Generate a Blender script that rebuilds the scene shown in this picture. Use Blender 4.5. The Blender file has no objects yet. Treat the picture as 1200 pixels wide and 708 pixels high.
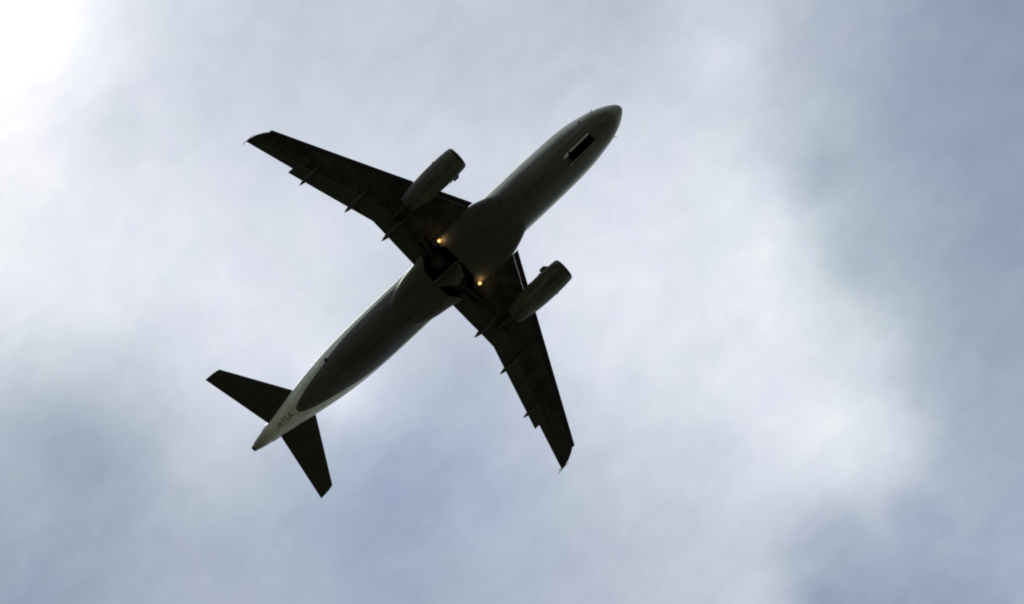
import bpy, bmesh, math, random
from mathutils import Vector, Matrix
random.seed(4)
sc = bpy.context.scene
col = sc.collection
R = math.radians

# ------------------------------------------------------------------ camera
DIST = 250.0                      # height of the aircraft above the lens
KX, KY = .0930, .1060             # photographer stands a little ahead and to starboard
FPX, ROT, AX, AY = 3986.4, .75345, -15.84, 5.116
EYE = 1.7
CAMP = Vector((DIST*KX, -DIST*KY, EYE))
AIR = Vector((0, 0, EYE+DIST))    # centre of the fuselage
aim = AIR + Vector((AX+18, AY, 0))
F = (aim-CAMP).normalized()
X = Vector((1, 0, 0)); X = (X-F*X.dot(F)).normalized(); W = F.cross(X)
RT = X*math.cos(ROT)+W*math.sin(ROT); UP = X*math.sin(ROT)-W*math.cos(ROT)
cd = bpy.data.cameras.new('camera'); cam = bpy.data.objects.new('camera', cd); col.objects.link(cam)
cam.matrix_world = Matrix(((RT.x, UP.x, -F.x, CAMP.x), (RT.y, UP.y, -F.y, CAMP.y), (RT.z, UP.z, -F.z, CAMP.z), (0, 0, 0, 1)))
cd.sensor_width = 36; cd.lens = FPX/1200*36; cd.clip_end = 60000; cd.clip_start = .5
sc.camera = cam
sc.view_settings.view_transform = 'Standard'; sc.view_settings.look = 'None'
sc.view_settings.gamma = 1; sc.view_settings.exposure = 0.0
sc.render.film_transparent = False
sc.cycles.pixel_filter_type = 'BLACKMAN_HARRIS'; sc.cycles.filter_width = 2.0

def deck(px, py):
    """direction of a spot in the cloud deck, as a point on a plane one unit overhead"""
    d = F*FPX + RT*(px-600) + UP*(354-py)
    return (d.x/d.z, d.y/d.z)

# ------------------------------------------------------------------ sun
sd = (F*FPX + RT*(-520-600) + UP*(354+230)).normalized()
elev = math.asin(sd.z); azim = math.atan2(sd.x, sd.y)
sl = bpy.data.lights.new('sun', 'SUN'); sl.energy = 1.5; sl.angle = R(12); sl.color = (1, .96, .88)
so = bpy.data.objects.new('sun', sl); col.objects.link(so)
so.rotation_euler = (-sd).to_track_quat('-Z', 'Y').to_euler()
so.location = (0, 0, 300)

# ------------------------------------------------------------------ node helper
class NT:
    def __init__(s, t): s.t = t; s.n = t.nodes; s.l = t.links
    def put(s, a, b):
        if isinstance(a, bpy.types.NodeSocket): s.l.new(a, b)
        elif a is not None:
            try: b.default_value = a
            except Exception: b.default_value = (*a, 1)
    def node(s, typ, ins=None, **kw):
        n = s.n.new(typ)
        for k, v in kw.items(): setattr(n, k, v)
        for k, v in (ins or {}).items(): s.put(v, n.inputs[k])
        return n
    def m(s, op, a, b=None, c=None, clamp=False):
        n = s.node('ShaderNodeMath', operation=op, use_clamp=clamp)
        for i, v in enumerate((a, b, c)): s.put(v, n.inputs[i])
        return n.outputs[0]
    def v(s, op, a, b=None, scale=None):
        n = s.node('ShaderNodeVectorMath', operation=op)
        s.put(a, n.inputs[0]); s.put(b, n.inputs[1])
        if scale is not None: s.put(scale, n.inputs['Scale'])
        return n.outputs['Value'] if op in ('LENGTH', 'DISTANCE', 'DOT_PRODUCT') else n.outputs[0]
    def noise(s, vec, scale, detail=4, rough=.5, dist=0):
        return s.node('ShaderNodeTexNoise', {'Vector': vec, 'Scale': scale, 'Detail': detail, 'Roughness': rough, 'Distortion': dist})
    def mix(s, f, a, b, bt='MIX'):
        n = s.node('ShaderNodeMix', data_type='RGBA', blend_type=bt)
        s.put(f, n.inputs[0]); s.put(a, n.inputs[6]); s.put(b, n.inputs[7]); return n.outputs[2]
    def rng(s, v, a, b, c, d, smooth=False):
        n = s.node('ShaderNodeMapRange', {'Value': v, 'From Min': a, 'From Max': b, 'To Min': c, 'To Max': d})
        if smooth: n.interpolation_type = 'SMOOTHSTEP'
        return n.outputs[0]
def lin(*c): return tuple((x/255/12.92 if x/255 < .04045 else ((x/255+.055)/1.055)**2.4) for x in c)

# ------------------------------------------------------------------ world: hazy cloud deck over a clear sky
w = bpy.data.worlds.new('World'); sc.world = w; w.use_nodes = True
n = NT(w.node_tree); n.n.clear()
STR = .1
tc = n.node('ShaderNodeTexCoord').outputs['Generated']
sep = n.node('ShaderNodeSeparateXYZ', {0: tc})
zc = n.m('MAXIMUM', sep.outputs[2], .06)
comb = n.node('ShaderNodeCombineXYZ', {0: n.m('DIVIDE', sep.outputs[0], zc), 1: n.m('DIVIDE', sep.outputs[1], zc)}).outputs[0]
U = 1.02/FPX                                       # one image pixel in deck units
def nvec(scale, amp, det=3):
    q = n.noise(comb, scale, det).outputs['Color']
    return n.v('SCALE', n.v('SUBTRACT', q, (.5, .5, .5)), scale=amp)
warp = n.v('ADD', comb, nvec(1/(150*U), 38*U, 2))
warp = n.v('ADD', warp, nvec(1/(60*U), 42*U, 7))
blobs = [(0, 75, 320, 57.7), (775, 325, 220, 44.8), (1300, 125, 320, -52.8), (25, 800, 320, -41.0), (1125, 750, 150, -29.6), (300, 375, 150, 31.3), (975, 500, 100, 39.5), (500, 625, 150, -28.0), (225, 75, 100, -18.2), (850, 0, 100, 19.0), (100, 525, 70, -24.1), (400, 450, 50, 32.2), (0, 350, 100, 17.5), (-25, -100, 100, 24.0), (925, 350, 70, 22.4), (1250, 550, 100, -13.8), (1000, 700, 70, -16.7), (875, 700, 70, 16.6), (1275, 175, 100, 15.0), (550, 425, 70, -12.3), (850, 200, 70, 16.3), (500, 200, 100, 9.3), (175, 775, 100, 15.4), (425, 800, 70, -10.7), (975, 800, 50, -20.6), (950, 200, 35, -19.3), (1125, -100, 100, -13.4), (125, 150, 50, -14.8), (250, 550, 100, 6.8), (350, 25, 70, -8.5), (875, 800, 35, 18.2), (875, 575, 50, 11.1), (850, -75, 35, 18.6), (125, 350, 50, 9.4), (850, 75, 35, 14.6), (575, -50, 70, 7.0), (975, 625, 35, -14.7), (1300, 700, 70, -13.0), (550, 650, 70, 12.8), (850, 450, 50, 10.0), (-75, 425, 35, 14.5), (900, 275, 35, 12.2), (725, 0, 50, -8.0), (1000, 300, 50, -8.6), (1075, 600, 35, -11.3), (950, 700, 35, -16.2), (1025, 400, 35, 14.0), (1125, 400, 100, -5.6), (-75, 525, 70, -6.6), (1050, 525, 35, 11.3), (1250, -100, 50, -12.1), (300, 300, 50, -9.2)]
B = None
for cx, cy, s, a in blobs:
    dx = deck(cx, cy)
    d2 = n.v('DISTANCE', warp, (dx[0], dx[1], 0))
    e = n.m('MULTIPLY', n.m('POWER', math.e, n.m('MULTIPLY', n.m('MULTIPLY', d2, d2), -1/(s*U)**2)), a/255)
    B = n.m('ADD', B, e) if B is not None else n.m('ADD', e, 193/255)
f1 = n.noise(warp, 1/(170*U), 7, .52).outputs[0]
B = n.m('ADD', B, n.m('MULTIPLY', n.m('SUBTRACT', f1, .5), .09))
f2 = n.noise(comb, 1/(38*U), 6, .6).outputs[0]
B = n.m('ADD', B, n.m('MULTIPLY', n.m('SUBTRACT', f2, .5), .06))
f3 = n.noise(comb, 1/(1.6*U), 1, .6).outputs[0]        # sensor-like grain painted into the sky brightness
B = n.m('ADD', B, n.m('MULTIPLY', n.m('SUBTRACT', f3, .5), .060))
wm_ = n.node('ShaderNodeMapping', {'Vector': warp, 'Rotation': (0, 0, .7), 'Scale': (1, 2.1, 1)}).outputs[0]
f4 = n.noise(wm_, 1/(150*U), 9, .60, 1.1).outputs[0]      # drawn-out wisps
B = n.m('ADD', B, n.m('MULTIPLY', n.m('SUBTRACT', f4, .5), .075))
ramp = n.node('ShaderNodeValToRGB', {'Fac': B}); cr = ramp.color_ramp
stops = [(.50, (120, 132, 152)), (.57, (138, 150, 172)), (.65, (158, 170, 190)), (.72, (177, 187, 203)), (.78, (193, 201, 214)), (.86, (214, 220, 232)), (.93, (233, 236, 246)), (1.0, (255, 255, 255))]
while len(cr.elements) < len(stops): cr.elements.new(.5)
for e_, (p, c) in zip(cr.elements, stops): e_.position = p; e_.color = (*lin(*c), 1)
# slow drift of hue between lilac and greenish grey
hq = n.rng(n.noise(comb, 1/(110*U), 3).outputs[0], .35, .65, 0, 1)
tint = n.mix(hq, (1.0, .99, 1.008), (.985, 1.01, .985))
cl = n.mix(1.0, ramp.outputs[0], tint, 'MULTIPLY')
for hx, hy, hs, hc in ((500, 560, 140, (.955, .99, 1.05)), (80, 560, 130, (.985, 1.02, .975)), (950, 200, 110, (.98, 1.02, .985)), (1120, 400, 170, (.985, 1.02, .98)), (1120, 660, 130, (.99, .99, 1.025))):   # thinner, bluer or greener stretches of cloud
    hd = deck(hx, hy); hd = n.v('DISTANCE', warp, (hd[0], hd[1], 0))
    cl = n.mix(n.m('POWER', math.e, n.m('MULTIPLY', n.m('MULTIPLY', hd, hd), -1/(hs*U)**2)), cl, n.mix(1.0, cl, hc, 'MULTIPLY'))
# the sun's glow through thin cloud
g0 = deck(-25, -10)
dg = n.v('DISTANCE', comb, (g0[0], g0[1], 0))
glow = n.m('MULTIPLY', n.m('POWER', math.e, n.m('MULTIPLY', n.m('MULTIPLY', dg, dg), -1/(105*U)**2)), .28)
cl = n.v('ADD', cl, n.v('SCALE', (1, .98, .93), scale=glow))
cl = n.v('SCALE', cl, scale=1/STR)
sky = n.node('ShaderNodeTexSky', sky_type='NISHITA'); sky.sun_disc = False
sky.sun_elevation = elev; sky.sun_rotation = azim
hor = n.rng(sep.outputs[2], .03, .20, .85, .06)       # clear air takes over low down
fin_ = n.mix(hor, cl, sky.outputs[0])
bg = n.node('ShaderNodeBackground', {'Color': fin_, 'Strength': STR})
n.l.new(bg.outputs[0], n.node('ShaderNodeOutputWorld').inputs[0])

# ------------------------------------------------------------------ materials
def mat(name):
    m = bpy.data.materials.new(name); m.use_nodes = True
    t = NT(m.node_tree); b = m.node_tree.nodes['Principled BSDF']
    return m, t, b
def paint(name, c, rough=.45, var=.18, metal=0, scale=1.2, streak=True, spec=.4, panels=False, rings=None):
    m, t, b = mat(name)
    oc = t.node('ShaderNodeTexCoord').outputs['Object']
    st = t.node('ShaderNodeMapping', {'Vector': oc, 'Scale': (.25, 2.2, 2.2) if streak else (1, 1, 1)}).outputs[0]
    a = t.noise(st, scale, 6, .6).outputs[0]; b2 = t.noise(oc, scale*9, 4, .6).outputs[0]
    f = t.m('ADD', t.m('MULTIPLY', a, .65), t.m('MULTIPLY', b2, .35))
    f = t.rng(f, .3, .7, 1-var, 1+var)
    if rings:       # cowl joints round the nacelle and the split along its keel
        sx = t.node('ShaderNodeSeparateXYZ', {0: oc}); s_ = t.m('SUBTRACT', 18.0, sx.outputs[0]); ln = None
        for q_ in rings:
            e_ = t.m('LESS_THAN', t.m('ABSOLUTE', t.m('SUBTRACT', s_, q_)), .022); ln = t.m('MAXIMUM', ln, e_) if ln is not None else e_
        k_ = t.m('LESS_THAN', t.m('ABSOLUTE', t.m('SUBTRACT', t.m('ABSOLUTE', sx.outputs[1]), 5.69)), .018)
        f = t.m('MULTIPLY', f, t.m('MULTIPLY_ADD', t.m('MAXIMUM', ln, k_), -.55, 1))
        gr = t.noise(st, 1.6, 5, .65).outputs[0]; f = t.m('MULTIPLY', f, t.rng(gr, .40, .62, .62, 1.15))
        f = t.m('MULTIPLY', f, t.rng(s_, 14.6, 16.2, 1, .55))
    if panels:      # rib seams, tank access panels and grimy patches, fixed to the skin
        sx = t.node('ShaderNodeSeparateXYZ', {0: oc}); ya = t.m('ABSOLUTE', sx.outputs[1]); s_ = t.m('SUBTRACT', 18.0, sx.outputs[0])
        le_ = t.m('MULTIPLY_ADD', ya, .5168, 11.505); te_ = t.m('MULTIPLY_ADD', ya, .19, 18.4)
        cf = t.m('DIVIDE', t.m('SUBTRACT', s_, le_), t.m('SUBTRACT', te_, le_))
        rib = t.m('SUBTRACT', t.m('FRACT', t.m('DIVIDE', ya, .72)), .5)
        ov = t.m('SQRT', t.m('ADD', t.m('POWER', t.m('DIVIDE', rib, .22), 2), t.m('POWER', t.m('DIVIDE', t.m('SUBTRACT', cf, .42), .055), 2)))
        ring = t.m('LESS_THAN', t.m('ABSOLUTE', t.m('SUBTRACT', ov, 1)), .22)
        sp = t.m('LESS_THAN', t.m('ABSOLUTE', t.m('SUBTRACT', t.m('FRACT', t.m('MULTIPLY', cf, 4)), .5)), .018)
        rl = t.m('GREATER_THAN', t.m('ABSOLUTE', rib), .475)
        ln = t.m('MAXIMUM', ring, t.m('MULTIPLY', t.m('MAXIMUM', sp, rl), .6))
        f = t.m('MULTIPLY', f, t.m('MULTIPLY_ADD', ln, -.6, 1))
        gr = t.noise(oc, .9, 5, .65).outputs[0]
        f = t.m('MULTIPLY', f, t.rng(gr, .40, .60, .5, 1.35))
    t.put(t.v('SCALE', c, scale=f), b.inputs['Base Color'])
    t.put(t.rng(b2, .3, .7, rough-.07, rough+.07), b.inputs['Roughness'])
    b.inputs['Metallic'].default_value = metal; b.inputs['Specular IOR Level'].default_value = spec
    return m
M = {}
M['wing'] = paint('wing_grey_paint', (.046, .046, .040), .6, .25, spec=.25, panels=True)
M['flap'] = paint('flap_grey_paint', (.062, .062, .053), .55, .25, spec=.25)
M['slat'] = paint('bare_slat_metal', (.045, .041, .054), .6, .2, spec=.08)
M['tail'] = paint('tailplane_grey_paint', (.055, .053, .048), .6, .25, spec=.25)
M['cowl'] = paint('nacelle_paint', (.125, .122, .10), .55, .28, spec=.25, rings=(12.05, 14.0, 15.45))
M['pylon'] = paint('pylon_paint', (.07, .07, .06), .6, .2, spec=.2)
M['lip'] = paint('polished_intake_lip', (.08, .08, .08), .5, .2, .3)
M['fence'] = paint('tip_fence_paint', (.55, .55, .52), .95, .1, spec=0)
M['dark'] = paint('bay_interior', (.018, .018, .020), .7, .4, spec=.1)
M['rubber'] = paint('tyre_rubber', (.02, .02, .02), .8, .2, spec=.2)
M['steel'] = paint('gear_steel', (.045, .045, .045), .5, .2, .3)
M['door'] = paint('gear_door_paint', (.13, .13, .12), .6, .2)
M['panel'] = paint('nose_door_paint', (.36, .355, .32), .6, .1, spec=.2)
M['fan'] = paint('fan_metal', (.05, .05, .055), .4, .2, .7)
M['text'] = paint('registration_paint', (.27, .25, .19), .5, .3, streak=False)
M['white'] = paint('white_paint', (.74, .73, .68), .35, .06)
M['apu'] = paint('scorched_exhaust_metal', (.035, .03, .035), .5, .2, .4)

# landing lamp
m, t, b = mat('landing_lamp_glow'); b.inputs['Base Color'].default_value = (.8, .7, .5, 1)
b.inputs['Emission Color'].default_value = (1, .66, .27, 1); b.inputs['Emission Strength'].default_value = 2.4; M['lamp'] = m
m, t, b = mat('landing_lamp_reflector'); b.inputs['Base Color'].default_value = (.8, .55, .25, 1)
b.inputs['Roughness'].default_value = .35; b.inputs['Metallic'].default_value = .6; M['reflector'] = m

# fuselage: white sides and tail, grey belly, windows and seams, all fixed to the skin
def skin(name, fairing=False):
    m, t, b = mat(name)
    oc = t.node('ShaderNodeTexCoord').outputs['Object']
    sx = t.node('ShaderNodeSeparateXYZ', {0: oc}); x, y, z = sx.outputs
    s = t.m('SUBTRACT', 18.0, x)
    st = t.node('ShaderNodeMapping', {'Vector': oc, 'Scale': (.22, 2, 2)}).outputs[0]
    dirt = t.noise(st, 1.3, 7, .62).outputs[0]; fine = t.noise(oc, 9, 5, .6).outputs[0]
    dv = t.rng(t.m('ADD', t.m('MULTIPLY', dirt, .6), t.m('MULTIPLY', fine, .4)), .34, .66, .62, 1.28)
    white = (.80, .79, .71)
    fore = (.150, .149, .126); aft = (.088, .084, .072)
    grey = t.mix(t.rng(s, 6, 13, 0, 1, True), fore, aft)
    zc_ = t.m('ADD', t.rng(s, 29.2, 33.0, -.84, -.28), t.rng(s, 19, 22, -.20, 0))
    soft = t.rng(s, 19, 23, .55, .035)  # wide blend forward also paints the soft bright rim into the two-tone colour
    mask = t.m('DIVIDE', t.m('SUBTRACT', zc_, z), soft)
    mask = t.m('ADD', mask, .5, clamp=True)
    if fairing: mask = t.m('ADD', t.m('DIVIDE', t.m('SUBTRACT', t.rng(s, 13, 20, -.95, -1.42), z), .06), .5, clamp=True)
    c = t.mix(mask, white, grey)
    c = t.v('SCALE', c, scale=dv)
    # seams across the skin
    fr = t.m('FRACT', t.m('DIVIDE', s, 2.66))
    seam = t.m('LESS_THAN', t.m('ABSOLUTE', t.m('SUBTRACT', fr, .5)), .006)
    c = t.mix(t.m('MULTIPLY', seam, .35), c, (.02, .02, .02))
    for yy in (.52, 1.25):
        sm_ = t.m('LESS_THAN', t.m('ABSOLUTE', t.m('SUBTRACT', t.m('ABSOLUTE', y), yy)), .018)
        c = t.mix(t.m('MULTIPLY', t.m('MULTIPLY', sm_, t.m('LESS_THAN', z, -.6)), .4), c, (.02, .02, .02))
    hs = t.m('ABSOLUTE', t.m('SUBTRACT', t.m('FRACT', t.m('DIVIDE', s, 3.9)), .5)); hy = t.m('ABSOLUTE', t.m('SUBTRACT', y, .15))
    hb = t.m('MAXIMUM', t.m('DIVIDE', hs, .075), t.m('DIVIDE', hy, .24))
    c = t.mix(t.m('MULTIPLY', t.m('MULTIPLY', t.m('LESS_THAN', t.m('ABSOLUTE', t.m('SUBTRACT', hb, 1)), .10), t.m('LESS_THAN', z, -.9)), .5), c, (.02, .02, .02))
    # oily streaks trailing aft along the belly
    ss_ = t.noise(t.node('ShaderNodeMapping', {'Vector': oc, 'Scale': (.12, 5, .5)}).outputs[0], 1.4, 5, .6).outputs[0]
    c = t.mix(t.m('MULTIPLY', t.rng(ss_, .54, .68, 0, .55), t.rng(z, -.9, -1.6, 0, 1)), c, (.02, .018, .014))
    # exhaust soot at the tail cone
    c = t.mix(t.m('MULTIPLY', t.rng(s, 35.2, 37.4, 0, .8, True), t.rng(fine, .3, .6, .7, 1)), c, (.16, .13, .14))
    if not fairing:
        # radome slightly darker
        c = t.mix(t.rng(s, .9, .2, 0, .55, True), c, (.07, .06, .075))
        wf = t.m('FRACT', t.m('DIVIDE', s, .533))
        wm = t.m('MULTIPLY', t.m('LESS_THAN', t.m('ABSOLUTE', t.m('SUBTRACT', wf, .5)), .22), t.m('LESS_THAN', t.m('ABSOLUTE', t.m('SUBTRACT', z, .55)), .17))
        wm = t.m('MULTIPLY', wm, t.m('MULTIPLY', t.m('GREATER_THAN', s, 6.2), t.m('LESS_THAN', s, 30.5)))
        ck = t.m('MULTIPLY', t.m('MULTIPLY', t.m('GREATER_THAN', s, 1.75), t.m('LESS_THAN', s, 3.3)), t.m('LESS_THAN', t.m('ABSOLUTE', t.m('SUBTRACT', z, .78)), .27))
        c = t.mix(t.m('MAXIMUM', wm, ck), c, (.02, .02, .025))
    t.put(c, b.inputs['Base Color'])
    t.put(t.rng(fine, .3, .7, .5, .65), b.inputs['Roughness'])
    b.inputs['Specular IOR Level'].default_value = .35
    return m
M['skin'] = skin('fuselage_skin'); M['fair'] = skin('belly_fairing_skin', True)

# ------------------------------------------------------------------ geometry helpers (aircraft frame: x forward from centre, y port, z up; s = metres aft of the nose)
def P(s, y, z): return (18-s, y, z)
def newobj(name, bm, mats, parent, smooth=35):
    me = bpy.data.meshes.new(name)
    bmesh.ops.recalc_face_normals(bm, faces=bm.faces)
    bm.to_mesh(me); bm.free()
    for m_ in (mats if isinstance(mats, (list, tuple)) else [mats]): me.materials.append(m_)
    if smooth:
        me.polygons.foreach_set('use_smooth', [True]*len(me.polygons))
        me.set_sharp_from_angle(angle=R(smooth))
    o = bpy.data.objects.new(name, me); col.objects.link(o)
    if parent: o.parent = parent
    return o
def loft(bm, loops, cap=True):
    vs = [[bm.verts.new(p) for p in lp] for lp in loops]
    k = len(loops[0])
    for a, b in zip(vs, vs[1:]):
        for i in range(k):
            j = (i+1) % k
            try: bm.faces.new((a[i], a[j], b[j], b[i]))
            except ValueError: pass
    if cap:
        bm.faces.new(vs[0]); bm.faces.new(vs[-1])
    return vs
def prism(bm, pts, z0, z1):
    loft(bm, [[P(s, y, z0) for s, y in pts], [P(s, y, z1) for s, y in pts]])
def box(bm, s0, s1, y0, y1, z0, z1): prism(bm, [(s0, y0), (s1, y0), (s1, y1), (s0, y1)], z0, z1)
def foil(s0, s1, y, z, th, inc=0, tt=.004, ncos=14, bot=.45):
    """closed aerofoil section between leading edge s0 and trailing edge s1"""
    c = s1-s0; up = []; lo = []
    for i in range(ncos+1):
        u = .5*(1-math.cos(math.pi*i/ncos))
        t_ = 5*th*(.2969*math.sqrt(u)-.126*u-.3516*u*u+.2843*u**3-.1015*u**4)*c + tt*u
        zz = z-(u-.25)*c*math.tan(R(inc)); s = s0+u*c
        up.append(P(s, y, zz+t_*2*(1-bot))); lo.append(P(s, y, zz-t_*2*bot))
    return up[::-1]+lo[1:]
def interp(tab, s):
    if s <= tab[0][0]: return tab[0][1]
    for (a, va), (b, vb) in zip(tab, tab[1:]):
        if s <= b: return va+(vb-va)*(s-a)/(b-a)
    return tab[-1][1]
def smooth_tab(tab, s):
    """Catmull-Rom through a table"""
    n_ = len(tab)
    if s <= tab[0][0]: return tab[0][1]
    if s >= tab[-1][0]: return tab[-1][1]
    for i in range(n_-1):
        if s <= tab[i+1][0]:
            x0, y0 = tab[i]; x1, y1 = tab[i+1]; h = x1-x0; u = (s-x0)/h
            m0 = (y1-tab[i-1][1])/(x1-tab[i-1][0]) if i else (y1-y0)/h
            m1 = (tab[i+2][1]-y0)/(tab[i+2][0]-x0) if i+2 < n_ else (y1-y0)/h
            return (2*u**3-3*u*u+1)*y0+(u**3-2*u*u+u)*h*m0+(-2*u**3+3*u*u)*y1+(u**3-u*u)*h*m1
def lathe(bm, prof, seg=48, cy=0, cz=0, squash=1.0):
    """ring profile [(s, radius)] about an axis along the fuselage"""
    loops = [[P(s, cy+r*math.cos(2*math.pi*k/seg), cz+squash*r*math.sin(2*math.pi*k/seg)) for k in range(seg)] for s, r in prof]
    return loft(bm, loops, cap=False)
def bar(bm, a, b, r0, r1=None, seg=10):
    a = Vector(a); b = Vector(b); d = (b-a).normalized(); r1 = r0 if r1 is None else r1
    u = d.orthogonal().normalized(); v_ = d.cross(u)
    loft(bm, [[a+(u*math.cos(2*math.pi*k/seg)+v_*math.sin(2*math.pi*k/seg))*r0 for k in range(seg)], [b+(u*math.cos(2*math.pi*k/seg)+v_*math.sin(2*math.pi*k/seg))*r1 for k in range(seg)]])
def cut(o, cutter):
    md = o.modifiers.new('bay', 'BOOLEAN'); md.operation = 'DIFFERENCE'; md.object = cutter; md.solver = 'EXACT'
    try: md.material_mode = 'TRANSFER'
    except Exception: pass
    bpy.context.view_layer.update()
    dg_ = bpy.context.evaluated_depsgraph_get()
    me = bpy.data.meshes.new_from_object(o.evaluated_get(dg_), depsgraph=dg_)
    o.modifiers.clear(); o.data = me
    me.set_sharp_from_angle(angle=R(35))

# ------------------------------------------------------------------ the ground (airfield grass, far below)
m, t, b = mat('airfield_grass')
oc = t.node('ShaderNodeTexCoord').outputs['Object']
a = t.noise(oc, .01, 6, .6).outputs[0]; a2 = t.noise(oc, 1.5, 6, .7).outputs[0]
c = t.mix(t.rng(a, .38, .62, 0, 1), (.036, .048, .018), (.08, .07, .045))
c = t.mix(t.rng(a2, .3, .7, 0, .5), c, (.045, .05, .025))
t.put(c, b.inputs['Base Color']); b.inputs['Roughness'].default_value = .95
bm = bmesh.new(); N = 72
prev = None
for r in (0, 60, 250, 900, 3000, 9000, 25000):
    ring = [bm.verts.new((r*math.cos(2*math.pi*k/N), r*math.sin(2*math.pi*k/N), 0)) for k in range(N)] if r else [bm.verts.new((0, 0, 0))]
    if prev:
        for k in range(N):
            if len(prev) == 1: bm.faces.new((prev[0], ring[k], ring[(k+1) % N]))
            else: bm.faces.new((prev[k], ring[k], ring[(k+1) % N], prev[(k+1) % N]))
    prev = ring
g = newobj('ground', bm, m, None, 0); g['kind'] = 'structure'
g['label'] = 'open airfield grass under the flight path'

# ------------------------------------------------------------------ the airliner
root = bpy.data.objects.new('airliner', None); col.objects.link(root); root.location = AIR
root.empty_display_size = 4
root['label'] = 'twin engine passenger jet with dark belly and pale tail cone, flying overhead under grey clouds'
root['category'] = 'airliner'

HW = [(0, .02), (.04, .16), (.12, .29), (.25, .42), (.6, .69), (1.0, .93), (1.5, 1.14), (2.2, 1.37), (3.05, 1.56), (4.4, 1.79), (5.8, 1.885), (7.5, 1.925), (9, 1.94), (23, 1.94), (25.5, 1.925), (27.3, 1.86), (29, 1.73), (31, 1.48), (32.2, 1.28), (33.4, 1.06), (34.4, .88), (35.5, .69), (36.4, .53), (37.0, .40), (37.35, .30), (37.5, .25)]
ZT = [(0, -.53), (.04, -.42), (.12, -.30), (.25, -.18), (.6, .02), (1.0, .20), (1.5, .40), (2.2, .85), (3.05, 1.42), (4.4, 1.88), (5.8, 2.04), (7.5, 2.07), (9, 2.07), (23, 2.07), (25.5, 2.07), (29, 2.06), (31, 2.02), (33.4, 1.88), (35.5, 1.65), (37.0, 1.42), (37.5, 1.33)]
ZB = [(0, -.57), (.04, -.68), (.12, -.80), (.25, -.92), (.6, -1.16), (1.0, -1.36), (1.5, -1.54), (2.2, -1.74), (3.05, -1.88), (4.4, -2.02), (5.8, -2.07), (9, -2.07), (22.5, -2.07), (24, -2.05), (25.5, -1.97), (27.3, -1.74), (29, -1.40), (31, -.86), (32.2, -.52), (33.4, -.18), (34.4, .10), (35.5, .40), (36.4, .62), (37.0, .74), (37.5, .83)]
def fus(s):
    return smooth_tab(HW, s), smooth_tab(ZT, s), smooth_tab(ZB, s)
def belly_z(s, y):
    w_, a_, b_ = fus(s); return (a_+b_)/2-(a_-b_)/2*math.sqrt(max(0, 1-(y/w_)**2))
def stations(a, b, k): return [a+(b-a)*i/k for i in range(k+1)]
bm = bmesh.new(); SEG = 80
ss = [0, .02, .06, .12, .2, .32, .5, .75]+stations(1, 9, 32)+stations(10, 22, 12)+stations(23, 37.5, 58)
loops = []
for s in ss:
    w_, a_, b_ = fus(s); zm, h = (a_+b_)/2, (a_-b_)/2
    loops.append([P(s, w_*math.cos(2*math.pi*k/SEG), zm+h*math.sin(2*math.pi*k/SEG)) for k in range(SEG)])
loft(bm, loops)
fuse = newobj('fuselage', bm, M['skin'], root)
# tail pipe
bm = bmesh.new()
lathe(bm, [(37.46, .27), (37.62, .215), (37.68, .17), (37.66, .13), (37.3, .12)], 32, 0, 1.08)
newobj('exhaust_pipe', bm, M['apu'], fuse)

# nose gear bay and main gear bays, cut as real recesses
def cutter(pts, z0, z1):
    b_ = bmesh.new(); prism(b_, pts, z0, z1); o = newobj('cutter', b_, M['dark'], root, 0); return o
bays = [cutter([(3.0, -.36), (5.3, -.36), (5.3, .36), (3.0, .36)], -3, -.95)]
for sg in (-1, 1):
    bays.append(cutter([(s, sg*y) for s, y in ((16.95, 2.15), (16.35, 1.55), (16.3, .10), (18.75, .10), (18.75, 1.25), (18.25, 1.9), (17.8, 3.2), (17.05, 3.2))], -3.4, -1.12))
cut(fuse, bays[0])
for q in bays[1:]: cut(fuse, q)

# belly fairing
FW = [(11.1, 1.62), (11.7, 1.92), (12.3, 2.14), (12.9, 2.33), (13.8, 2.44), (15, 2.48), (17.5, 2.45), (18.6, 2.28), (19.1, 2.10), (20.2, 1.93), (21.1, 1.72), (21.8, 1.48), (22.4, 1.15), (22.9, .7)]
FB = [(11.1, -1.80), (11.7, -1.95), (12.9, -2.14), (13.8, -2.28), (15, -2.40), (16.2, -2.46), (17.8, -2.46), (19.0, -2.38), (20.3, -2.24), (21.4, -2.10), (22.2, -1.98), (22.9, -1.85)]
bm = bmesh.new(); loops = []
for s in stations(11.1, 22.9, 50):
    w_ = smooth_tab(FW, s); zb = smooth_tab(FB, s); zt = -.35; zm = -1.15 if s < 20 else -1.15-.25*(s-20)/2.9; e = .62
    lp = []
    for k in range(64):
        th = 2*math.pi*k/64; cx, sx_ = math.cos(th), math.sin(th)
        lp.append(P(s, w_*math.copysign(abs(cx)**e, cx), zm+(zt-zm if sx_ > 0 else zm-zb)*math.copysign(abs(sx_)**e, sx_)))
    loops.append(lp)
loft(bm, loops)
fair = newobj('belly_fairing', bm, M['fair'], root)
for q in bays[1:]: cut(fair, q)

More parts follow.
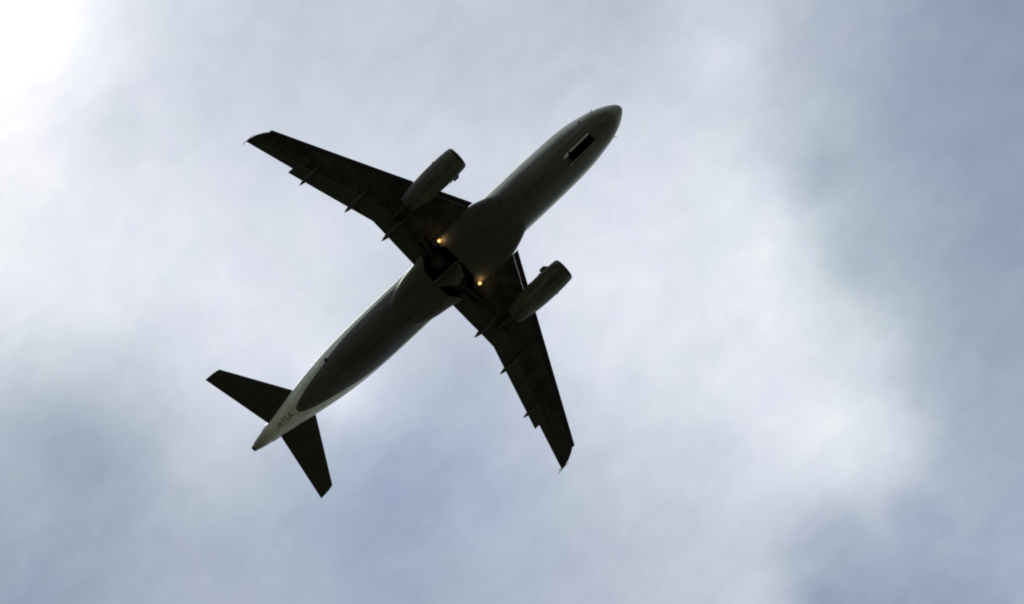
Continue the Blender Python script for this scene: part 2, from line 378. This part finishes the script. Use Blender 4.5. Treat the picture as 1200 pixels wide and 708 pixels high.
# ---- wings
def LEs(y): return 12.74+(y-2.39)*(19.98-12.74)/(16.40-2.39)         # slat line
def TEf(y): return 19.03 if y < 6.44 else 19.04+(y-6.44)*(21.19-19.04)/(13.29-6.44)
def TEc(y): return 20.81+(y-13.4)*(21.94-20.81)/(17.04-13.4)
def Z(y): return -1.22+(y-2)*.105+.0030*max(0, y-2)**2
def inc(y): return 3.2-3.4*min(1, y/16)
def th(y): return .15-.04*min(1, (y-1)/6) if y < 7 else .11
FAN_Y, EZ, E0 = 5.69, -2.18, 11.16
def wing(sg):
    bm = bmesh.new()
    def sec(y, le, te, t_=None, **k): return [(p[0], sg*p[1], p[2]) for p in foil(le, te, y, Z(y), t_ or th(y), inc(y), **k)]
    L = []
    for y in (.9, 2.3, 4.9): L.append(sec(y, LEs(y)+.47, TEf(y)-.45, tt=.06))
    for y in (5.0, 5.95): L.append(sec(y, LEs(y)+.06, TEf(y)-.45, tt=.06))
    for y in (6.05, 6.44, 8, 10, 12, 13.34): L.append(sec(y, LEs(y)+.36, TEf(y)-.45, tt=.05))
    loft(bm, L)
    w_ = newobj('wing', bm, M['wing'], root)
    cut(w_, bays[1] if sg < 0 else bays[2])
    bm = bmesh.new()
    L = [sec(13.30, LEs(13.30)+.365, TEc(13.30)-.36, tt=.03), sec(16.30, LEs(16.3)+.36, TEc(16.3)-.30, tt=.03)]
    loft(bm, L)
    L = [sec(16.25, 20.30, TEc(16.25)), sec(16.32, 20.16, TEc(16.32)), sec(16.48, 20.33, TEc(16.48)), sec(16.62, 20.54, TEc(16.62)), sec(16.78, 20.83, TEc(16.78)), sec(16.90, 21.08, TEc(16.9)), sec(16.98, 21.35, TEc(16.98)), sec(17.03, 21.62, TEc(17.03))]
    loft(bm, L)
    bmesh.ops.recalc_face_normals(bm, faces=bm.faces)
    for f_ in bm.faces: f_.smooth = True
    bm.from_mesh(w_.data); bm.to_mesh(w_.data); bm.free(); w_.data.set_sharp_from_angle(angle=R(35))
    # slats
    for a, b_, ch in ((2.42, 4.95, .46), (5.9, 8.58, .46), (8.58, 11.18, .45), (11.18, 13.78, .44), (13.78, 16.38, .44)):
        bm = bmesh.new()
        loft(bm, [[(p[0], sg*p[1], p[2]) for p in foil(LEs(y), LEs(y)+ch, y, Z(y)-.10+.06*(y/16), .26*(1-.35*y/16), -9, tt=.01, bot=.40)] for y in (a, (a+b_)/2, b_)])
        newobj('slat', bm, M['slat'], w_)
    # flaps
    for a, b_, dz in ((1.96, 6.45, .20), (6.43, 13.30, .15)):
        bm = bmesh.new()
        def fl(y):
            ch = 1.35 if y < 6.44 else 1.35-(y-6.44)*.045
            return [(p[0], sg*p[1], p[2]) for p in foil(TEf(y)-ch, TEf(y), y, Z(y)-dz-ch*.35*math.tan(R(inc(y)))-.04, .11, inc(y)+9, tt=.004)]
        ys_ = [a+(b_-a)*i/6 for i in range(7)]
        loft(bm, [fl(y) for y in ys_])
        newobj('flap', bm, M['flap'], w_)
    bm = bmesh.new()
    loft(bm, [[(p[0], sg*p[1], p[2]) for p in foil(TEc(y)-.78+.10*(y-13.4)/3, TEc(y), y, Z(y)-.02-(TEc(y)-LEs(y)-1)*.55*math.tan(R(inc(y))), .09, inc(y)+1.5)] for y in (13.31, 14.9, 16.30)])
    newobj('aileron', bm, M['flap'], w_)
    # flap track fairings
    for y, s0, s1, r in ((12.04, 18.55, 21.24, .17), (8.35, 16.95, 20.17, .20), (4.97, 15.9, 19.60, .23)):
        bm = bmesh.new(); L = []
        for i in range(25):
            u = i/24; s = s0+(s1-s0)*u
            rr = r*max(.06, (math.sin(math.pi*min(1, u/.9*.5)) if u < .45 else 1)*(1 if u < .55 else max(0, 1-((u-.55)/.45)**4)))*(1 if u > .45 else (max(.05, u/.45)**.5))
            zz = Z(y)-.16-.10*u-(s-LEs(y)-1.2)*math.tan(R(inc(y)))*.9
            L.append([P(s, sg*y+rr*math.cos(a_), zz+1.6*rr*math.sin(a_)) for a_ in [2*math.pi*k/14 for k in range(14)]])
        loft(bm, L)
        newobj('flap_track_fairing', bm, M['flap'], w_)
    # tip fence: a thin swept plate above and below the tip
    bm = bmesh.new(); zt = Z(17.04)
    out = [(21.2, 0), (21.75, .30), (22.10, .56), (22.28, .60), (22.20, .30), (22.02, 0), (22.20, -.28), (22.32, -.46), (22.2, -.50), (21.85, -.30)]
    for rng_ in (1,):
        loft(bm, [[P(s, sg*(17.03+abs(z_)*.03), zt+z_) for s, z_ in out], [P(s, sg*(17.055+abs(z_)*.03), zt+z_) for s, z_ in out]])
    newobj('wingtip_fence', bm, M['fence'], w_, 20)
    # static wicks on the trailing edge
    for y in (14.3, 15.4, 16.3):
        bm = bmesh.new(); z0 = Z(y)-.03
        bar(bm, P(TEc(y)-.03, sg*y, z0), P(TEc(y)+.17, sg*y, z0), .008, .004, 5); newobj('static_wick', bm, M['dark'], w_)
    return w_
wings = {sg: wing(sg) for sg in (-1, 1)}

# ---- engines
def engine(sg):
    y0 = sg*FAN_Y; S = E0
    def pr(l): return [(S+a_, r) for a_, r in l]
    bm = bmesh.new(); seg = 56
    # closed cowl: outside, nozzle edge, then back inside to the fan
    prof = pr([(.16, .905), (.35, .935), (.7, .962), (1.3, .985), (2.0, .985), (2.7, .968), (3.4, .925), (4.1, .84), (4.7, .725), (5.15, .62), (5.17, .595), (4.9, .61), (4.0, .66), (3.0, .70), (1.05, .79), (.7, .78), (.35, .755), (.16, .765)])
    vs = lathe(bm, prof, seg, y0, EZ)
    for i in range(seg):
        j = (i+1) % seg; bm.faces.new((vs[0][i], vs[0][j], vs[-1][j], vs[-1][i]))
    # scarf the intake slightly: lower lip further aft
    for v_ in bm.verts:
        s = 18-v_.co.x
        if s < S+1.2: v_.co.x += (v_.co.z-EZ)*.12*(1-(s-S)/1.2)*1.0
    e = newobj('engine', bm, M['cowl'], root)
    bm = bmesh.new()
    prof = pr([(.155, .908), (.08, .885), (.02, .855), (0, .825), (.02, .795), (.08, .772), (.155, .762)])
    lathe(bm, prof, seg, y0, EZ)
    for v_ in bm.verts:
        s = 18-v_.co.x; v_.co.x += (v_.co.z-EZ)*.12*(1-(s-S)/1.2)
    newobj('intake_lip', bm, M['lip'], e)
    # fan with blades, spinner
    bm = bmesh.new()
    for k in range(22):
        a_ = 2*math.pi*k/22
        for (r0, r1, tw0, tw1) in ((.16, .76, .10, .20),):
            pts = []
            for r, tw, ds in ((r0, tw0, .07), (r1, tw1, .03)):
                for sgn in (-1, 1):
                    aa = a_+sgn*tw*(.35 if r < .3 else .5)/max(r, .35)*.8
                    pts.append(P(S+1.0+sgn*ds, y0+r*math.cos(aa), EZ+r*math.sin(aa)))
            q = [bm.verts.new(p_) for p_ in (pts[0], pts[1], pts[3], pts[2])]; bm.faces.new(q)
    back = [bm.verts.new(P(S+1.14, y0+.785*math.cos(2*math.pi*k/seg), EZ+.785*math.sin(2*math.pi*k/seg))) for k in range(seg)]
    bm.faces.new(back)
    newobj('fan', bm, M['fan'], e, 20)
    bm = bmesh.new(); lathe(bm, pr([(.55, .005), (.62, .06), (.75, .13), (.95, .19), (1.05, .2)]), 24, y0, EZ); newobj('spinner', bm, M['fan'], e)
    # exhaust core cone and mixer
    bm = bmesh.new(); lathe(bm, pr([(4.2, .60), (4.22, .30), (4.9, .26), (5.3, .14), (5.55, .02)]), 32, y0, EZ); newobj('exhaust_cone', bm, M['apu'], e)
    # strake on the inboard shoulder
    bm = bmesh.new()
    an = R(14); rad = .97
    def q(s, r, dt): return P(s, y0-sg*(r*math.cos(an)+dt*math.sin(an)), EZ+r*math.sin(an)-dt*math.cos(an))
    loft(bm, [[q(S+.72, rad-.05, d), q(S+1.02, rad+.24, d), q(S+1.40, rad+.25, d), q(S+1.55, rad-.03, d)] for d in (-.012, .012)])
    newobj('strake', bm, M['cowl'], e, 20)
    # cowl latches and drain mast under the nacelle
    for s_ in (.9, 1.5, 2.1, 2.7):
        bm = bmesh.new(); box(bm, S+s_, S+s_+.14, y0-.025, y0+.025, EZ-1.0, EZ-.94); newobj('cowl_latch', bm, M['steel'], e)
    for k in (-1, 1):
        bm = bmesh.new(); box(bm, S+1.55, S+1.70, y0+k*.96-.06, y0+k*.96+.06, EZ-.16, EZ+.02); newobj('cowl_hinge', bm, M['cowl'], e)
    # pylon
    bm = bmesh.new(); L = []
    for s, zt_, zb_, hw in ((S+1.0, EZ+.99, EZ+.90, .05), (S+1.6, EZ+1.16, EZ+.9, .14), (S+2.6, EZ+1.42, EZ+.8, .19), (S+4.0, -.75, EZ+.65, .20), (S+5.1, -.95, EZ+.50, .17), (S+6.0, -1.05, EZ+.62, .10), (S+6.9, -1.1, -1.30, .03)):
        L.append([P(s, y0-hw, zb_), P(s, y0+hw, zb_), P(s, y0+hw, zt_), P(s, y0-hw, zt_)])
    loft(bm, L); newobj('pylon', bm, M['pylon'], e, 40)
engine(-1); engine(1)

# ---- tailplane
for sg in (-1, 1):
    def ZH(y): return .82+(y-1)*.10
    def sec(y, le, te, t_=.10, **k): return [(p[0], sg*p[1], p[2]) for p in foil(le, te, y, ZH(y), t_, -1, bot=.5, **k)]
    def le(y): return 32.43+(y-1.34)*(35.20-32.43)/(5.93-1.34)
    def te(y): return 35.48+(y-.9)*(36.63-35.48)/(6.25-.9)
    bm = bmesh.new()
    loft(bm, [sec(y, le(y), te(y)-(.78-.07*y), tt=.04) for y in (.3, 1.3, 3.5, 5.60)])
    loft(bm, [sec(y, l_, te(y)) for y, l_ in ((5.56, le(5.56)+.01), (6.08, le(6.08)), (6.14, 35.44), (6.20, 35.75), (6.25, 36.35))])
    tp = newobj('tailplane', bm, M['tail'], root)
    bm = bmesh.new()
    loft(bm, [sec(y, te(y)-(.78-.07*y)-.10, te(y), .10) for y in (.62, 3.2, 5.64)])
    newobj('elevator', bm, M['tail'], tp)

# ---- fin and rudder
bm = bmesh.new()
def fsec(z_, a_, b_, t_=.10): return [(18-s, y, z_) for s, y in [((18-p[0]), p[2]) for p in foil(a_, b_, 0, 0, t_, 0, bot=.5)]]
def fle(z_): return 30.4+(z_-1.7)*(34.75-30.4)/(7.7-1.7)
def fte(z_): return 36.15+(z_-1.7)*(36.75-36.15)/(7.7-1.7)
loft(bm, [fsec(z_, fle(z_), fte(z_)-(1.75-.17*z_)) for z_ in (1.4, 3.5, 5.6, 7.55)])
loft(bm, [fsec(7.56, fle(7.56), fte(7.56)), fsec(7.75, 35.05, 36.77), fsec(7.82, 35.5, 36.6)])
fin = newobj('fin', bm, M['white'], root)
bm = bmesh.new(); loft(bm, [fsec(z_, fte(z_)-(1.75-.17*z_)+.02, fte(z_), .13) for z_ in (1.95, 4.5, 7.54)])
newobj('rudder', bm, M['white'], fin)

# ---- wheels
def wheel(name, c, ax, r, wd, parent):
    c = Vector(c); ax = Vector(ax).normalized(); u = ax.orthogonal().normalized(); v_ = ax.cross(u)
    def ring(bm, prof, seg=32):
        loops_ = [[c+ax*h+(u*math.cos(2*math.pi*k/seg)+v_*math.sin(2*math.pi*k/seg))*q_ for k in range(seg)] for h, q_ in prof]
        return loft(bm, loops_, cap=False)
    g_ = bpy.data.objects.new(name, None)
    bm = bmesh.new()
    vs = ring(bm, [(-wd/2*.8, r*.55), (-wd/2, r*.7), (-wd/2*.92, r*.88), (-wd/2*.6, r*.98), (0, r), (wd/2*.6, r*.98), (wd/2*.92, r*.88), (wd/2, r*.7), (wd/2*.8, r*.55)])
    ty = newobj(name, bm, M['rubber'], parent)
    bm = bmesh.new(); ring(bm, [(-wd*.36, .02), (-wd*.34, r*.3), (-wd*.38, r*.56), (wd*.38, r*.56), (wd*.34, r*.3), (wd*.36, .02)])
    newobj('rim', bm, M['steel'], ty)
# nose gear, folded forward in its bay
bm = bmesh.new(); bar(bm, P(5.1, 0, -1.25), P(3.75, 0, -1.45), .09, .07); bar(bm, P(3.75, -.2, -1.45), P(3.75, .2, -1.45), .05); bar(bm, P(4.6, 0, -1.35), P(4.1, 0, -1.05), .04)
ng = newobj('nose_gear', bm, M['dark'], root)
for k in (-1, 1): wheel('wheel', P(3.62, k*.20, -1.42), (0, 1, 0), .36, .2, ng)
# main gear, folding inboard
for sg in (-1, 1):
    bm = bmesh.new()
    bar(bm, P(17.35, sg*3.1, -1.50), P(17.5, sg*1.05, -1.78), .15, .11); bar(bm, P(17.5, sg*1.05, -1.35), P(17.5, sg*1.02, -2.25), .09)
    bar(bm, P(17.0, sg*2.9, -1.35), P(17.42, sg*2.0, -1.65), .05); bar(bm, P(17.65, sg*2.2, -1.5), P(17.6, sg*1.3, -1.75), .045)
    mg = newobj('main_gear', bm, M['steel'], root)
    for dz in (-.44, .44): wheel('wheel', P(17.55, sg*1.02, -1.80+dz), (0, sg*.06, 1), .58, .38, mg)

# ---- gear doors
def plate(name, pts, nrm, th_, m_, parent):
    bm = bmesh.new(); nv = Vector(nrm).normalized()*th_
    loft(bm, [[Vector(p) for p in pts], [Vector(p)+nv for p in pts]]); return newobj(name, bm, m_, parent, 20)
for sg in (-1, 1):
    z0 = belly_z(3.1, .36); z1 = belly_z(5.2, .36)
    plate('nose_gear_door', [P(3.05, sg*.375, z0+.02), P(4.95, sg*.375, z1+.02), P(4.95, sg*(.30 if sg < 0 else .42), z1-.50), P(3.05, sg*(.31 if sg < 0 else .42), z0-.46)], (0, sg, 0), .03, M['panel'], fuse)
    plate('nose_gear_door', [P(5.02, sg*.375, z1+.02), P(5.34, sg*.375, z1+.02), P(5.70, sg*(.20 if sg < 0 else .42), z1-.55), P(5.2, sg*(.22 if sg < 0 else .42), z1-.50)], (0, sg, 0), .03, M['panel'], fuse)
plate('main_gear_door', [P(16.45, .13, -2.44), P(18.85, .13, -2.44), P(18.45, .40, -2.70), P(17.55, 1.05, -3.2), P(16.75, .85, -3.05)], (0, -.7, -.7), .05, M['door'], fair)
plate('main_gear_door', [P(16.45, -.13, -2.44), P(18.85, -.13, -2.44), P(18.55, -.30, -3.5), P(16.6, -.30, -3.7)], (0, -1, .1), .05, M['door'], fair)
for sg in (-1, 1):   # leg doors hanging from the wing by the hinge
    plate('gear_leg_door', [P(16.95, sg*3.24, -1.5), P(17.85, sg*3.24, -1.5), P(17.75, sg*3.10, -2.4), P(17.05, sg*3.10, -2.4)], (0, sg, 0), .04, M['wing'], wings[sg])

# ---- landing lights lowered from the wing roots
for sg in (-1, 1):
    c0 = Vector(P(16.42, sg*2.17, -2.36)); ax = Vector((.30, -.08, -1)).normalized(); u = ax.orthogonal().normalized(); v_ = ax.cross(u)
    def rg(prof, seg=24): return [[c0+ax*h+(u*math.cos(2*math.pi*k/seg)+v_*math.sin(2*math.pi*k/seg))*q_ for k in range(seg)] for h, q_ in prof]
    bm = bmesh.new(); loft(bm, rg([(-.3, .06), (-.10, .12), (.03, .15), (.03, .135), (-.02, .11)]), cap=True)
    h = newobj('landing_light', bm, M['reflector'], fair)
    bm = bmesh.new(); loft(bm, rg([(-.015, .075), (.004, .075), (.03, .04)])); newobj('lamp', bm, M['lamp'], h)
    ld = bpy.data.lights.new('landing_lamp_light', 'POINT'); ld.energy = 8; ld.color = (1, .62, .25); ld.shadow_soft_size = .08
    lo = bpy.data.objects.new('landing_lamp_light', ld); col.objects.link(lo); lo.parent = h; lo.location = c0+Vector((.26, 0, -.05))

# ---- small fittings on the belly
def blade(s, y, h, c, name='antenna'):
    z0 = belly_z(s, y)+.03; bm = bmesh.new()
    loft(bm, [[P(s-c/2, y-.02, z0), P(s, y-.035, z0), P(s+c/2, y-.01, z0), P(s+c/2, y+.01, z0), P(s, y+.035, z0), P(s-c/2, y+.02, z0)], [P(s-c*.1, y-.008, z0-h), P(s+.1*c, y-.012, z0-h), P(s+c*.45, y-.005, z0-h), P(s+c*.45, y+.005, z0-h), P(s+.1*c, y+.012, z0-h), P(s-c*.1, y+.008, z0-h)]])
    newobj(name, bm, M['door'] if name == 'antenna' else M['dark'], fuse, 20)
blade(7.6, 0, .30, .34); blade(10.2, 0, .25, .3); blade(24.3, 0, .32, .36)
def patch(name, s, y, a_, b_, m_):
    bm = bmesh.new(); seg = 16
    ri = [[P(s+a_*math.cos(2*math.pi*k/seg)*q_, y+b_*math.sin(2*math.pi*k/seg)*q_, belly_z(s+a_*math.cos(2*math.pi*k/seg)*q_, y+b_*math.sin(2*math.pi*k/seg)*q_)-dz) for k in range(seg)] for q_, dz in ((1, -.02), (1, .012), (.6, .016))]
    loft(bm, ri); newobj(name, bm, m_, fuse)
patch('outflow_valve', 28.76, -1.36, .16, .12, M['dark'])
patch('drain_panel', 6.74, -1.2, .09, .07, M['door'])
patch('static_port', 3.0, -1.36, .10, .06, M['dark'])
patch('vent', 20.2, .2, .12, .07, M['dark'])
bm = bmesh.new(); bar(bm, P(1.95, 1.22, -.75), P(1.72, 1.40, -.86), .03, .02); newobj('pitot_probe', bm, M['dark'], fuse)
bm = bmesh.new(); bar(bm, P(1.95, -1.22, -.75), P(1.72, -1.40, -.86), .03, .02); newobj('pitot_probe', bm, M['dark'], fuse)
for k in (-1, 1):   # stabiliser trim slot
    bm = bmesh.new(); loft(bm, [[P(s, k*(smooth_tab(HW, s)+d), .95+dz) for dz in (-.05, .05)]+[P(s, k*(smooth_tab(HW, s)-.05), .95+dz) for dz in (.05, -.05)] for s, d in ((35.5, .012), (35.9, .014), (36.2, .012))])
    newobj('trim_slot', bm, M['dark'], fuse)

# ---- registration under the tail cone
cu = bpy.data.curves.new('registration', 'FONT'); cu.body = 'ATLA'; cu.size = .62; cu.space_character = 1.05; cu.offset = .012
to = bpy.data.objects.new('registration', cu); col.objects.link(to); bpy.context.view_layer.update()
dg_ = bpy.context.evaluated_depsgraph_get(); me = bpy.data.meshes.new_from_object(to.evaluated_get(dg_), depsgraph=dg_)
bpy.data.objects.remove(to)
xs = [v_.co.x for v_ in me.vertices]; x0, x1 = min(xs), max(xs)
bm = bmesh.new(); bm.from_mesh(me); bpy.data.meshes.remove(me)
bmesh.ops.triangulate(bm, faces=bm.faces); bmesh.ops.subdivide_edges(bm, edges=[e for e in bm.edges if e.calc_length() > .12], cuts=1)
for v_ in bm.verts:
    s = 34.95-(v_.co.x-x0)/(x1-x0)*1.5; y = .10-v_.co.y
    v_.co = Vector(P(s, y, belly_z(s, y)-.012))
newobj('registration', bm, M['text'], fuse, 0)

for q in bays: bpy.data.objects.remove(q)
